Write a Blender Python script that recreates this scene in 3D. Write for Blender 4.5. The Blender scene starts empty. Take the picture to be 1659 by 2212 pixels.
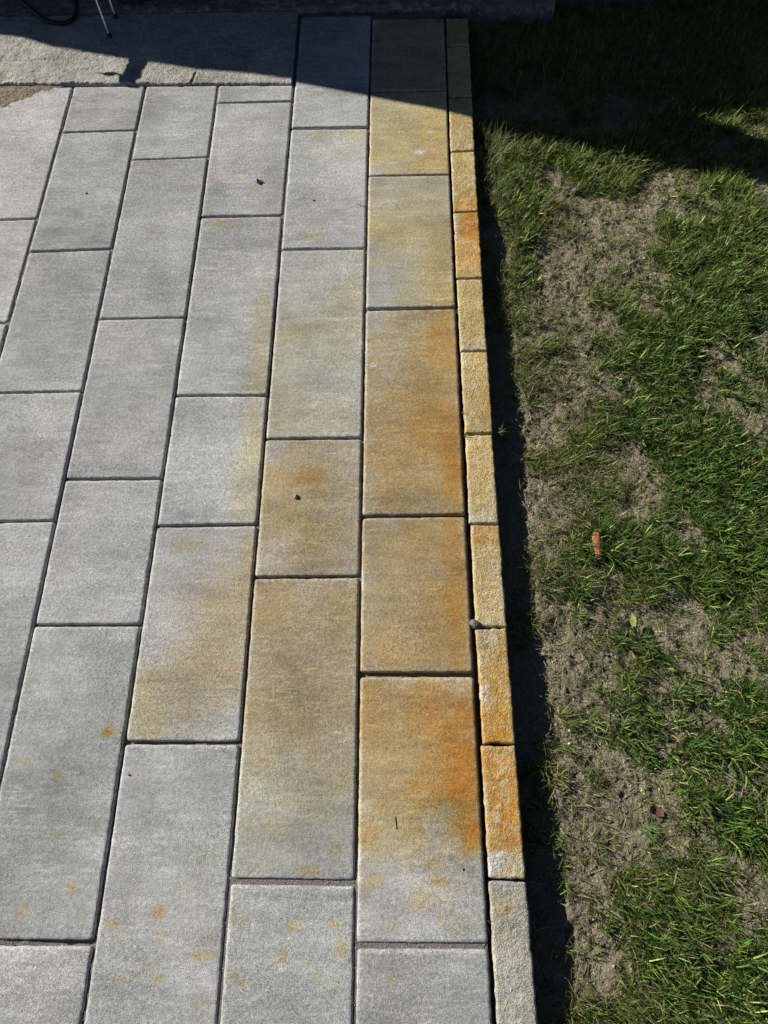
import bpy, math, random
import numpy as np
from mathutils import Vector, Matrix

random.seed(7)
rng = np.random.default_rng(11)
C = bpy.context.scene.collection
sc = bpy.context.scene
W = 0.25                                   # one paving column, metres

# ------------------------------------------------------------------ camera
PITCH, YAW, ROLL = 0.4233318776, 0.0502479708, -0.0520261490
CAM_H, CAM_X, F = 6.31339496 * W, -0.63887418 * W, 2000.0
RM = Matrix.Rotation(YAW, 3, 'Z') @ Matrix.Rotation(PITCH, 3, 'X') @ Matrix.Rotation(ROLL, 3, 'Z')
cam = bpy.data.cameras.new('camera')
cam.sensor_fit = 'HORIZONTAL'; cam.sensor_width = 36; cam.lens = 36 * F / 2160
cam.clip_start = 0.02; cam.clip_end = 400
co = bpy.data.objects.new('camera', cam); C.objects.link(co)
co.matrix_world = Matrix.Translation((CAM_X, 0, CAM_H)) @ RM.to_4x4()
sc.camera = co

# ------------------------------------------------------------------ world and sun
SUN_EL, SHADOW_AZ = math.radians(29), math.radians(-28)     # shadows run to +x, -y
sd = Vector((math.cos(SHADOW_AZ) * math.cos(SUN_EL), math.sin(SHADOW_AZ) * math.cos(SUN_EL), -math.sin(SUN_EL)))
world = bpy.data.worlds.new("World"); sc.world = world; world.use_nodes = True
wn = world.node_tree.nodes; wl = world.node_tree.links
sky = wn.new('ShaderNodeTexSky'); sky.sky_type = 'NISHITA'; sky.sun_disc = False
sky.sun_elevation = SUN_EL; sky.sun_rotation = math.atan2(-sd.x, -sd.y) % (2 * math.pi)
sky.altitude = 1500; sky.air_density = 0.42; sky.dust_density = 0.3; sky.ozone_density = 1.0
wl.new(sky.outputs[0], wn['Background'].inputs[0]); wn['Background'].inputs[1].default_value = 0.057
sun = bpy.data.lights.new('sun', 'SUN'); sun.energy = 5.0; sun.angle = math.radians(0.4); sun.color = (1, 0.96, 0.9)
so = bpy.data.objects.new('sun', sun); C.objects.link(so); so.rotation_euler = sd.to_track_quat('-Z', 'Y').to_euler()
so.location = (-4, 3, 4)
sc.view_settings.view_transform = 'Standard'; sc.view_settings.look = 'None'
sc.view_settings.gamma = 1; sc.view_settings.exposure = 0.60
sc.cycles.max_bounces = 5; sc.cycles.diffuse_bounces = 3

# ------------------------------------------------------------------ helpers
def at(x, y, z=0.0):
    """a point of the photograph (1659 x 2212) on the level plane z metres -> metres"""
    d = RM @ Vector(((x - 829.5) / 1536.1, -(y - 1106) / 1536.1, -1))
    t = (CAM_H - z) / -d.z
    return Vector((CAM_X + d.x * t, d.y * t, z))

def hash2(ix, iy, seed):
    n = (ix.astype(np.int64) * 374761393 + iy.astype(np.int64) * 668265263 + seed * 982451653) & 0xffffffff
    n = ((n ^ (n >> 13)) * 1274126177) & 0xffffffff
    n = n ^ (n >> 16)
    return (n & 0xffff) / 65535.0

def vnoise(x, y, seed=0):
    x = np.asarray(x, float); y = np.asarray(y, float)
    ix = np.floor(x); iy = np.floor(y); fx = x - ix; fy = y - iy
    fx = fx * fx * (3 - 2 * fx); fy = fy * fy * (3 - 2 * fy)
    ix = ix.astype(np.int64); iy = iy.astype(np.int64)
    a = hash2(ix, iy, seed); b = hash2(ix + 1, iy, seed); c = hash2(ix, iy + 1, seed); d = hash2(ix + 1, iy + 1, seed)
    return (a * (1 - fx) + b * fx) * (1 - fy) + (c * (1 - fx) + d * fx) * fy - 0.5

def fbm(x, y, seed=0, octs=4, gain=0.5):
    s = 0; a = 1.0
    for k in range(octs):
        s = s + a * vnoise(np.asarray(x) * 2 ** k + 17.3 * k, np.asarray(y) * 2 ** k - 9.1 * k, seed + k); a *= gain
    return s

def mesh_np(name, verts, faces, mat=None, smooth=False):
    """faces: (n,4) or (n,3) int array, or list of such arrays"""
    me = bpy.data.meshes.new(name)
    if not isinstance(faces, (list, tuple)): faces = [faces]
    faces = [np.asarray(f) for f in faces if len(f)]
    verts = np.asarray(verts, np.float32)
    me.vertices.add(len(verts)); me.vertices.foreach_set('co', verts.ravel())
    nl = sum(f.size for f in faces); nf = sum(len(f) for f in faces)
    me.loops.add(nl); me.polygons.add(nf)
    me.loops.foreach_set('vertex_index', np.concatenate([f.ravel() for f in faces]).astype(np.int32))
    tot = np.concatenate([np.full(len(f), f.shape[1]) for f in faces]).astype(np.int32)
    st = np.concatenate([[0], np.cumsum(tot)[:-1]]).astype(np.int32)
    me.polygons.foreach_set('loop_start', st)
    me.polygons.foreach_set('loop_total', tot)
    me.polygons.foreach_set('use_smooth', np.full(nf, smooth))
    me.update(calc_edges=True); me.validate()
    if mat: me.materials.append(mat)
    return me

def vcol(me, name, arr):
    a = me.attributes.new(name, 'FLOAT_COLOR', 'POINT')
    a.data.foreach_set('color', np.asarray(arr, np.float32).ravel())

def link(name, me, parent=None, loc=(0, 0, 0), **props):
    o = bpy.data.objects.new(name, me); C.objects.link(o); o.location = loc
    if parent is not None: o.parent = parent
    for k, v in props.items(): o[k] = v
    return o

def thing(name, label, cat, loc=(0, 0, 0), group=None):
    o = link(name, None, None, loc, label=label, category=cat)
    if group: o['group'] = group
    return o

def tube(path, rad, seg=10, cap=True):
    """path: list of Vector; rad: float or list"""
    P = [Vector(p) for p in path]; n = len(P); rs = rad if isinstance(rad, (list, tuple)) else [rad] * n
    vs = []; fs = []
    up = Vector((0.13, 0.21, 0.97)).normalized()
    for i, p in enumerate(P):
        t = (P[min(i + 1, n - 1)] - P[max(i - 1, 0)]).normalized()
        a = t.cross(up)
        if a.length < 0.1: a = t.cross(Vector((1, 0, 0)))
        a.normalize(); b = t.cross(a).normalized()
        for k in range(seg):
            q = 2 * math.pi * k / seg
            vs.append(p + (a * math.cos(q) + b * math.sin(q)) * rs[i])
    for i in range(n - 1):
        for k in range(seg):
            fs.append((i * seg + k, i * seg + (k + 1) % seg, (i + 1) * seg + (k + 1) % seg, (i + 1) * seg + k))
    tri = []
    if cap:
        for base, c in ((0, P[0]), ((n - 1) * seg, P[-1])):
            vs.append(c); ci = len(vs) - 1
            for k in range(seg): tri.append((base + k, base + (k + 1) % seg, ci))
    return vs, fs, tri

def catmull(pts, n=10):
    pts = [Vector(p) for p in pts]; out = []
    P = [pts[0] * 2 - pts[1]] + pts + [pts[-1] * 2 - pts[-2]]
    for i in range(1, len(P) - 2):
        for k in range(n):
            t = k / n
            out.append(0.5 * ((2 * P[i]) + (P[i + 1] - P[i - 1]) * t + (2 * P[i - 1] - 5 * P[i] + 4 * P[i + 1] - P[i + 2]) * t * t
                              + (3 * P[i] - P[i - 1] - 3 * P[i + 1] + P[i + 2]) * t ** 3))
    out.append(P[-2]); return out

def tube_me(name, path, rad, mat, seg=10):
    v, f, t = tube(path, rad, seg)
    return mesh_np(name, v, [np.array(f), np.array(t)], mat, True)

# ------------------------------------------------------------------ materials
class NT:
    def __init__(s, name):
        s.m = bpy.data.materials.new(name); s.m.use_nodes = True
        s.n = s.m.node_tree.nodes; s.l = s.m.node_tree.links
        s.b = s.n['Principled BSDF']; s.b.inputs['Roughness'].default_value = 0.9
        s.b.inputs['Specular IOR Level'].default_value = 0.25
    def new(s, t, **kw):
        x = s.n.new(t)
        for k, v in kw.items(): setattr(x, k, v)
        return x
    def put(s, sock, v):
        if hasattr(v, 'is_linked') or isinstance(v, bpy.types.NodeSocket): s.l.new(v, sock)
        else: sock.default_value = v
    def math(s, op, a, b=0.0, clamp=False):
        x = s.new('ShaderNodeMath', operation=op, use_clamp=clamp); s.put(x.inputs[0], a); s.put(x.inputs[1], b); return x.outputs[0]
    def mix(s, f, a, b, blend='MIX'):
        x = s.new('ShaderNodeMix', data_type='RGBA', blend_type=blend)
        s.put(x.inputs[0], f); s.put(x.inputs[6], a); s.put(x.inputs[7], b); return x.outputs[2]
    def pos(s, scale=(1, 1, 1), rand=0.0):
        g = s.new('ShaderNodeNewGeometry').outputs['Position']
        v = s.new('ShaderNodeVectorMath', operation='MULTIPLY'); s.l.new(g, v.inputs[0]); v.inputs[1].default_value = scale
        out = v.outputs[0]
        if rand:
            r = s.new('ShaderNodeObjectInfo').outputs['Random']
            cx = s.new('ShaderNodeCombineXYZ'); s.put(cx.inputs[0], s.math('MULTIPLY', r, rand)); s.put(cx.inputs[2], s.math('MULTIPLY', r, rand * 1.7))
            a = s.new('ShaderNodeVectorMath', operation='ADD'); s.l.new(out, a.inputs[0]); s.l.new(cx.outputs[0], a.inputs[1]); out = a.outputs[0]
        return out
    def noise(s, vec, scale, detail=3, rough=0.55, dist=0.0):
        x = s.new('ShaderNodeTexNoise'); s.l.new(vec, x.inputs['Vector']); x.inputs['Scale'].default_value = scale
        x.inputs['Detail'].default_value = detail; x.inputs['Roughness'].default_value = rough; x.inputs['Distortion'].default_value = dist
        return x.outputs['Fac']
    def ramp(s, f, lo, hi, a=0.0, b=1.0):
        x = s.new('ShaderNodeMapRange'); s.put(x.inputs[0], f); x.inputs[1].default_value = lo; x.inputs[2].default_value = hi
        x.inputs[3].default_value = a; x.inputs[4].default_value = b; return x.outputs[0]
    def voro(s, vec, scale, feature='F1'):
        x = s.new('ShaderNodeTexVoronoi', feature=feature); s.l.new(vec, x.inputs['Vector']); x.inputs['Scale'].default_value = scale
        return x.outputs['Distance']
    def attr(s, name):
        x = s.new('ShaderNodeAttribute'); x.attribute_name = name; return x
    def bump(s, h, strength, dist):
        x = s.new('ShaderNodeBump'); s.put(x.inputs['Height'], h); x.inputs['Strength'].default_value = strength; x.inputs['Distance'].default_value = dist
        s.l.new(x.outputs[0], s.b.inputs['Normal'])

def concrete(name, dark, light, rough=False):
    """cast concrete; colour attribute 'stain': ochre, orange rust, brown, efflorescence with sunlit rims painted in"""
    t = NT(name)
    p = t.pos((1, 1, 1), 7.0); ps = t.pos((5, 26, 5), 7.0)
    blot = t.noise(p, 7, 4, 0.6); streak = t.noise(ps, 1.0, 4, 0.6, 0.4)
    grain = t.noise(p, 620, 3, 0.8); grain2 = t.noise(p, 140, 4, 0.7)
    cloud = t.noise(p, 2.6, 3, 0.5)
    f = t.math('ADD', t.ramp(blot, 0.3, 0.7, -.05, 0.42), t.ramp(streak, 0.33, 0.67, 0.0, 0.34)); f = t.math('ADD', f, t.ramp(cloud, 0.35, 0.68, -0.1, 0.38), True)
    col = t.mix(f, (*dark, 1), (*light, 1))
    fine = t.noise(t.pos((22, 120, 22), 7.0), 1.0, 4, 0.65); patch = t.noise(p, 9, 3, .6)
    col = t.mix(t.math('MULTIPLY', t.ramp(fine, .5, .68, 0, .42), t.ramp(patch, .42, .62, .1, 1)), col, (.62, .615, .60, 1))
    col = t.mix(t.math('MULTIPLY', t.ramp(fine, .46, .3, 0, .32), t.ramp(patch, .6, .4, .1, 1)), col, (.15, .15, .145, 1))
    hue = t.noise(p, 3.1, 2)
    col = t.mix(t.ramp(hue, 0.35, 0.65, 0, 0.5), col, t.mix(1.0, col, (0.96, 1.0, 0.95, 1), 'MULTIPLY'))
    col = t.mix(1.0, col, t.new('ShaderNodeObjectInfo').outputs['Color'], 'MULTIPLY')
    st = t.attr('stain'); sp = t.new('ShaderNodeSeparateColor'); t.l.new(st.outputs['Color'], sp.inputs[0])
    brk = t.ramp(t.noise(p, 45, 5, 0.75), 0.3, 0.7, *((0.5, 1.35) if rough else (0.8, 1.15)))
    brg = t.ramp(grain, 0.35, 0.65, 0.8, 1.2); brk = t.math('MULTIPLY', brk, brg)
    # rust and ochre act as dyes: each channel is absorbed in proportion to how much soaked in
    kq = 1.0; K = ((-.10, .06, .66), (.06, .66, 1.85), (.03, .25, .64)); K = [[a * kq for a in q] for q in K]; chans = []
    for c in range(3):
        e = 0.0
        for q in range(3): e = t.math('ADD', e, t.math('MULTIPLY', sp.outputs[q], -K[q][c]))
        chans.append(t.math('EXPONENT', t.math('MULTIPLY', e, brk)))
    cc = t.new('ShaderNodeCombineColor')
    for c in range(3): t.l.new(chans[c], cc.inputs[c])
    col = t.mix(1.0, col, cc.outputs[0], 'MULTIPLY')
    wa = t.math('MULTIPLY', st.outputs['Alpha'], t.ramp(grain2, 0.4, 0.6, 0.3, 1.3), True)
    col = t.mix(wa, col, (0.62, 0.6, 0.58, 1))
    g = t.math('MULTIPLY', t.ramp(grain, 0.32, 0.68, 0.22, 1.80), t.ramp(grain2, 0.3, 0.7, 0.78 if rough else 0.76, 1.22 if rough else 1.24))
    col = t.mix(1.0, col, t.comb(g) if hasattr(t, 'comb') else g, 'MULTIPLY')
    if rough:                               # split face: dark hairline cracks and paler flaked patches
        cr = t.ramp(t.voro(t.pos((1, .7, 1), 7.0), 120, 'DISTANCE_TO_EDGE'), 0.0, 0.07, 0.55, 0.0)
        col = t.mix(t.math('MULTIPLY', cr, t.ramp(t.noise(p, 38, 3), .48, .6, 0, 1)), col, t.mix(1.0, col, (.35, .28, .2, 1), 'MULTIPLY'))
        col = t.mix(t.ramp(t.noise(p, 30, 5, .75), .52, .62, 0, .7), col, t.mix(.6, col, (.60, .55, .44, 1)))
        col = t.mix(t.ramp(t.noise(t.pos((1, 2.2, 1), 3.0), 17, 4, .7), .52, .7, 0, .55), col, t.mix(1.0, col, (.72, .68, .6, 1), 'MULTIPLY'))
    # pale aggregate grains and rare dark pores
    v = t.voro(p, 230); gr = t.ramp(v, 0.12, 0.2, 0.75, 0.0); gate = t.ramp(t.noise(p, 90, 1), 0.55, 0.6, 0, 1)
    col = t.mix(t.math('MULTIPLY', gr, gate), col, (0.66, 0.63, 0.56, 1))
    v2 = t.voro(p, 55); dk = t.ramp(v2, 0.035, 0.06, 0.8, 0.0)
    col = t.mix(dk, col, (0.05, 0.045, 0.04, 1))
    t.l.new(col, t.b.inputs['Base Color'])
    h = t.math('ADD', t.math('MULTIPLY', grain2, 1.0), t.math('MULTIPLY', grain, 0.55))
    if rough:
        vc = t.ramp(t.voro(p, 150, 'DISTANCE_TO_EDGE'), 0, 0.25, 0, 1)
        h = t.math('ADD', h, t.math('MULTIPLY', vc, 0.25)); h = t.math('ADD', h, t.math('MULTIPLY', t.noise(p, 75, 5, .75), .9))
    t.bump(h, 0.85 if rough else 0.75, 0.0032 if rough else 0.0019)
    return t.m

M = {}
M['slab'] = concrete('slab_concrete', (0.215, 0.214, 0.205), (0.465, 0.462, 0.445))
M['kerb'] = concrete('kerb_concrete', (0.34, 0.335, 0.305), (0.60, 0.59, 0.54), True)
M['kerb_grey'] = concrete('grey_kerb_concrete', (0.17, 0.168, 0.158), (0.46, 0.455, 0.43), True)
M['pad'] = concrete('pad_concrete', (0.235, 0.23, 0.21), (0.44, 0.43, 0.39), True)
M['step'] = concrete('step_concrete', (0.09, 0.08, 0.07), (0.21, 0.19, 0.165), True)

def granular(name, cols, scale, bs, bd):
    t = NT(name); p = t.pos()
    f = t.ramp(t.noise(p, scale, 5, 0.7), 0.3, 0.7)
    col = t.mix(f, (*cols[0], 1), (*cols[1], 1))
    col = t.mix(t.ramp(t.noise(p, scale * 0.08, 3), 0.4, 0.65, 0, 0.6), col, (*cols[2], 1))
    v = t.ramp(t.voro(p, scale * 1.3), 0.12, 0.2, 0.5, 0)
    col = t.mix(v, col, (*cols[3], 1))
    t.l.new(col, t.b.inputs['Base Color'])
    t.bump(t.math('ADD', t.noise(p, scale, 4, 0.8), t.math('MULTIPLY', t.voro(p, scale * 0.8), 0.5)), bs, bd)
    return t.m
M['soil'] = granular('garden_soil', ((0.15, 0.122, 0.08), (0.46, 0.395, 0.28), (0.33, 0.28, 0.195), (0.60, 0.55, 0.44)), 260, 1.0, 0.009)
M['sand'] = granular('joint_sand', ((0.12, 0.11, 0.09), (0.25, 0.23, 0.19), (0.18, 0.165, 0.135), (0.36, 0.34, 0.30)), 420, 0.8, 0.003)
M['loose_sand'] = granular('loose_sand', ((0.20, 0.15, 0.09), (0.47, 0.385, 0.26), (0.33, 0.265, 0.175), (0.58, 0.5, 0.38)), 260, 1.0, 0.008)

def vcolmat(name, attr='tint', rough=0.6, spec=0.3, trans=0.0, grain=200):
    t = NT(name); a = t.attr(attr).outputs['Color']
    g = t.ramp(t.noise(t.pos(), grain, 3), 0.3, 0.7, 0.8, 1.2)
    col = t.mix(1.0, a, g, 'MULTIPLY'); t.l.new(col, t.b.inputs['Base Color'])
    t.b.inputs['Roughness'].default_value = rough; t.b.inputs['Specular IOR Level'].default_value = spec
    if trans:
        tr = t.new('ShaderNodeBsdfTranslucent'); t.l.new(col, tr.inputs[0])
        mx = t.new('ShaderNodeMixShader'); mx.inputs[0].default_value = trans
        t.l.new(t.b.outputs[0], mx.inputs[1]); t.l.new(tr.outputs[0], mx.inputs[2])
        t.l.new(mx.outputs[0], t.n['Material Output'].inputs[0])
    return t.m
M['blade'] = vcolmat('grass_blade', rough=0.6, spec=0.25, trans=0.25, grain=120)
M['crumb'] = vcolmat('crumbs', rough=0.9, spec=0.2)

def plain(name, col, rough=0.6, metal=0.0, spec=0.4, grain=150, amp=0.25, bd=0.0006):
    t = NT(name); g = t.ramp(t.noise(t.pos(), grain, 4), 0.3, 0.7, 1 - amp, 1 + amp)
    t.l.new(t.mix(1.0, (*col, 1), g, 'MULTIPLY'), t.b.inputs['Base Color'])
    t.b.inputs['Roughness'].default_value = rough; t.b.inputs['Metallic'].default_value = metal
    t.b.inputs['Specular IOR Level'].default_value = spec
    t.bump(t.noise(t.pos(), grain, 3), 0.4, bd)
    return t.m
M['rubber'] = plain('black_rubber', (0.012, 0.012, 0.013), 0.6)
M['hose'] = plain('hose_rubber', (0.01, 0.01, 0.011), 0.45)
M['steel'] = plain('galvanised_steel', (0.62, 0.62, 0.6), 0.35, 0.9)
M['board'] = plain('caster_board', (0.12, 0.085, 0.055), 0.8, grain=40)
M['zinc'] = plain('zinc_sheet', (0.35, 0.36, 0.37), 0.5, 0.6)
M['pebble'] = plain('grey_pebble', (0.13, 0.12, 0.115), 0.75, grain=300)
M['brownpebble'] = plain('brown_pebble', (0.30, 0.25, 0.21), 0.75, grain=300)
M['black'] = plain('black_flake', (0.008, 0.008, 0.008), 0.8)
M['terracotta'] = plain('terracotta_shard', (0.27, 0.095, 0.042), 0.8, grain=220, amp=0.45)
M['deadleaf'] = plain('dead_leaf', (0.17, 0.095, 0.06), 0.7, grain=150, amp=0.4)
M['paleleaf'] = plain('pale_leaf', (0.21, 0.25, 0.055), 0.6, grain=150, amp=0.3)
M['twig'] = plain('dry_twig', (0.06, 0.045, 0.03), 0.8)
M['white'] = plain('white_spot', (0.75, 0.74, 0.70), 0.8, grain=400)
M['palestone'] = plain('pale_stone', (0.55, 0.52, 0.46), 0.7, grain=300)

# ------------------------------------------------------------------ paving layout (units of one column W)
CL = {'F': (-0.00779, 0.10648, -5.33311), 'E': (-0.00068, 0.00465, -4.00367), 'D': (-0.00067, 0.00372, -3.00419),
      'C': (0.00029, -0.00302, -1.99918), 'B': (0.00051, -0.0039, -0.99473), 'A': (0.00088, -0.00649, 0.02152),
      'K': (0.00116, -0.00859, 0.34431)}
def LX(k, y):
    if k == 'F': return -5.0 + 0.006 * math.sin(y)
    if k in 'GH': return -6.0 - (k == 'H')
    a, b, c = CL[k]; y = max(-1.6, min(10.7, y)); return a * y * y + b * y + c

J = {  # column -> joints, each (y at left end, y at right end, full joint width); from the house towards the viewer
 'c1': [(10.508, 10.482, .03), (8.948, 8.952, .035), (7.403, 7.402, .05), (5.326, 5.332, .055), (2.792, 2.80, .055), (1.267, 1.265, .075), (-0.794, -0.794, .07), (-2.33, -2.33, .05), (-3.9, -3.9, .05)],
 'c2': [(10.594, 10.586, .03), (8.28, 8.276, .07), (6.229, 6.228, .045), (3.672, 3.675, .045), (2.176, 2.179, .04), (-0.361, -0.37, .075), (-1.9, -1.9, .05), (-3.9, -3.9, .05)],
 'c3': [(9.155, 9.12, .03), (8.79, 8.804, .05), (6.761, 6.767, .045), (4.207, 4.2, .04), (2.705, 2.715, .04), (0.692, 0.687, .05), (-1.87, -1.87, .05), (-3.9, -3.9, .05)],
 'c4': [(9.17, 9.155, .03), (7.756, 7.781, .035), (5.234, 5.241, .04), (3.225, 3.226, .04), (1.722, 1.722, .045), (-0.789, -0.79, .075), (-2.3, -2.3, .05), (-3.9, -3.9, .05)],
 'c5': [(9.175, 9.17, .03), (8.279, 8.302, .045), (6.242, 6.273, .035), (4.262, 4.271, .035), (2.764, 2.77, .035), (0.24, 0.24, .05), (-1.8, -1.8, .05), (-3.9, -3.9, .05)],
 'c6': [(9.18, 9.175, .03), (6.752, 6.776, .035), (5.2, 5.2, .04), (2.65, 2.65, .04), (0.6, 0.6, .04), (-1.4, -1.4, .04), (-3.9, -3.9, .05)],
 'c7': [(9.18, 9.18, .03), (7.7, 7.7, .04), (5.7, 5.7, .04), (3.2, 3.2, .04), (1.2, 1.2, .04), (-1.4, -1.4, .04), (-3.9, -3.9, .05)],
}
SIDES = {'c1': 'BA', 'c2': 'CB', 'c3': 'DC', 'c4': 'ED', 'c5': 'FE', 'c6': 'GF', 'c7': 'HG'}
KJ = [(10.50, 10.49), (9.864, 9.873), (8.83, 8.83), (7.81, 7.82), (6.786, 6.794), (5.757, 5.763), (4.739, 4.736), (3.716, 3.716),
      (2.712, 2.71), (1.69, 1.695), (0.678, 0.678), (-0.344, -0.347), (-1.37, -1.37), (-2.4, -2.4), (-3.9, -3.9)]

# stains: column, row -> list of (x, y, rx, ry, ochre, orange, brown, white) in photograph pixels, on that slab only
S = {
 ('c1', 0): [(900, 110, 160, 160, .25, .06, .5, 0)],
 ('c1', 1): [(900, 260, 180, 130, .75, 0, .22, 0), (955, 310, 45, 80, .6, .12, .2, 0), (860, 320, 60, 50, .25, 0, .2, 0), (905, 329, 10, 4, 0, 0, 0, .9), (930, 285, 9, 3, 0, 0, 0, .5)],
 ('c1', 2): [(900, 470, 160, 120, .55, 0, .12, 0), (850, 510, 60, 22, .5, .03, .1, 0), (960, 570, 35, 110, .75, .10, .2, 0), (920, 640, 50, 60, .55, 0, .15, 0), (820, 480, 60, 40, .3, 0, .1, 0)],
 ('c1', 3): [(890, 940, 160, 210, .12, .12, .55, 0), (960, 720, 45, 80, .5, .42, .2, 0), (905, 700, 90, 60, .3, .06, .1, 0), (850, 880, 90, 110, .15, .05, .5, 0), (940, 850, 60, 130, .3, .12, .4, 0), (975, 970, 28, 70, .2, .62, .3, 0),
              (930, 920, 45, 50, .2, .28, .3, 0), (870, 1040, 130, 90, .25, .08, .55, 0), (985, 1060, 30, 70, .3, .35, .3, 0), (815, 760, 50, 60, .05, 0, .05, .06), (806, 790, 5, 4, 0, 0, 0, .8)],
 ('c1', 4): [(880, 1300, 220, 260, .16, .20, .80, 0), (985, 1230, 32, 110, .2, .55, .3, 0), (960, 1330, 50, 70, .2, .30, .3, 0), (1000, 1420, 28, 80, .3, .40, .3, 0), (850, 1410, 90, 50, .1, .18, .3, 0), (940, 1160, 60, 40, .3, .2, .2, 0), (880, 1385, 45, 22, 0, 0, 0, .08)],
 ('c1', 5): [(1012, 1690, 34, 110, .2, .55, .3, 0), (985, 1620, 60, 120, .1, .22, .2, 0), (900, 1560, 220, 190, .1, .20, .85, 0), (1000, 1620, 45, 130, .1, .75, .3, 0), (960, 1560, 60, 80, .1, .4, .3, 0), (900, 1520, 40, 60, .1, .45, .2, 0), (810, 1540, 50, 60, .1, .3, .3, 0), (1015, 1730, 26, 80, .3, .7, .2, 0), (955, 1690, 60, 60, .2, .35, .3, 0),
              (870, 1690, 110, 90, .2, .05, .45, 0), (900, 1760, 120, 60, .45, 0, .2, 0), (1030, 1800, 22, 40, .8, .2, .2, 0), (810, 1830, 40, 30, .5, 0, .1, 0), (850, 1815, 70, 22, .35, 0, .1, 0),
              (934, 1867, 11, 12, .75, .1, .2, 0), (953, 1904, 17, 12, .85, .15, .3, 0), (810, 1905, 24, 18, .55, 0, .2, 0), (907, 1945, 24, 22, .55, 0, .2, 0), (955, 1950, 10, 8, .4, 0, .1, 0), (952, 1982, 9, 8, .7, .05, .1, 0), (978, 1968, 9, 7, .7, 0, .1, 0), (845, 2000, 16, 14, .35, 0, .1, 0), (940, 1925, 30, 50, .2, 0, .05, 0), (990, 2010, 30, 40, .2, 0, 0, 0)],
 ('c1', 6): [(851, 2118, 12, 12, .55, 0, .15, 0)],
 ('c2', 1): [(685, 294, 20, 10, .35, 0, 0, 0), (760, 290, 28, 12, .45, 0, 0, 0), (745, 310, 60, 30, .2, 0, 0, 0), (670, 510, 30, 22, .25, 0, .05, 0), (700, 400, 40, 60, 0, 0, 0, .14)],
 ('c2', 2): [(690, 720, 120, 110, .28, 0, .05, 0), (760, 650, 40, 90, .28, 0, 0, 0), (640, 715, 50, 18, .3, 0, .12, 0), (660, 900, 120, 50, .38, 0, .05, 0), (600, 820, 30, 120, .2, 0, 0, 0)],
 ('c2', 3): [(665, 1090, 180, 200, .15, .04, .70, 0), (668, 1030, 26, 26, .1, .4, .3, 0), (610, 1060, 50, 60, .1, .12, .35, 0), (670, 1150, 50, 40, .1, .1, .25, 0), (600, 1190, 26, 40, 0, 0, 0, .12)],
 ('c2', 4): [(640, 1380, 200, 210, .15, .04, .65, 0), (590, 1300, 60, 60, .1, .16, .35, 0), (740, 1310, 50, 70, .1, .1, .3, 0), (650, 1560, 150, 130, .25, 0, .35, 0), (720, 1740, 90, 60, .25, 0, .1, 0), (730, 1835, 18, 20, .5, 0, .1, 0), (665, 1880, 30, 12, .65, .05, .1, 0), (560, 1800, 60, 100, .2, 0, 0, 0)],
 ('c2', 5): [(632, 1998, 20, 10, .75, .1, .15, 0), (723, 1998, 13, 8, .75, .1, .15, 0), (738, 2050, 16, 18, .6, .05, .2, 0), (684, 2106, 10, 15, .55, 0, .15, 0), (611, 2062, 8, 18, .7, .08, .2, 0), (586, 2075, 8, 8, .5, 0, 0, 0), (524, 2122, 9, 7, .6, .3, .1, 0), (506, 2105, 14, 12, .45, 0, .1, 0), (727, 2140, 12, 10, .5, 0, .1, 0), (520, 1985, 22, 12, .4, 0, 0, 0), (500, 1950, 20, 30, .2, 0, 0, 0), (512, 2035, 12, 8, .4, 0, 0, 0)],
 ('c3', 1): [(455, 385, 12, 6, .5, 0, .1, 0), (549, 411, 10, 8, .45, 0, .1, 0)],
 ('c3', 2): [(490, 480, 24, 9, .45, 0, .1, 0), (565, 740, 24, 110, .45, 0, .08, 0), (560, 830, 28, 40, .3, 0, 0, 0)],
 ('c3', 3): [(550, 930, 24, 80, .48, 0, .05, 0), (535, 1060, 36, 90, .40, 0, .05, 0)],
 ('c3', 4): [(500, 1300, 70, 120, .2, .02, .5, 0), (400, 1180, 34, 16, .2, 0, .25, 0), (440, 1470, 110, 80, .2, .04, .55, 0), (430, 1330, 60, 60, .1, 0, .25, 0), (320, 1560, 40, 40, .5, 0, .1, 0), (310, 1500, 30, 40, .3, 0, .15, 0), (540, 1230, 22, 70, .3, 0, .3, 0)],
 ('c3', 5): [(345, 1972, 14, 12, .5, .32, .3, 0), (242, 1998, 16, 13, .55, .02, .2, 0), (260, 2022, 20, 14, .25, 0, 0, 0), (342, 2115, 10, 12, .5, .1, .2, 0), (265, 2112, 26, 9, .45, 0, .15, 0), (440, 2065, 30, 13, .55, 0, .15, 0), (424, 2168, 13, 9, .5, 0, .1, 0), (400, 1925, 16, 12, .3, 0, 0, 0), (316, 2090, 18, 12, .3, 0, 0, 0), (305, 1676, 10, 5, .3, 0, 0, 0), (450, 1850, 24, 30, .12, 0, 0, 0), (345, 2020, 14, 26, .25, 0, .1, 0)],
 ('c4', 3): [(224, 1333, 5, 10, .4, 0, 0, 0)],
 ('c4', 4): [(231, 1581, 9, 8, .4, 1.0, .2, 0), (244, 1580, 13, 10, .6, .1, .2, 0), (242, 1555, 13, 14, .35, 0, 0, 0), (54, 1645, 13, 9, .55, 0, .15, 0), (103, 1640, 6, 6, .5, 0, .1, 0), (126, 1673, 9, 8, .65, .05, .2, 0), (160, 1713, 8, 7, .45, 0, .1, 0), (117, 1800, 8, 8, .6, .02, .2, 0), (145, 1830, 8, 12, .4, 0, 0, 0), (156, 1918, 14, 16, .6, .02, .15, 0), (54, 1958, 6, 12, .6, .1, .2, 0), (44, 1980, 8, 10, .4, .1, .2, 0), (130, 1552, 7, 6, .3, 0, 0, 0)],
}
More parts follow.
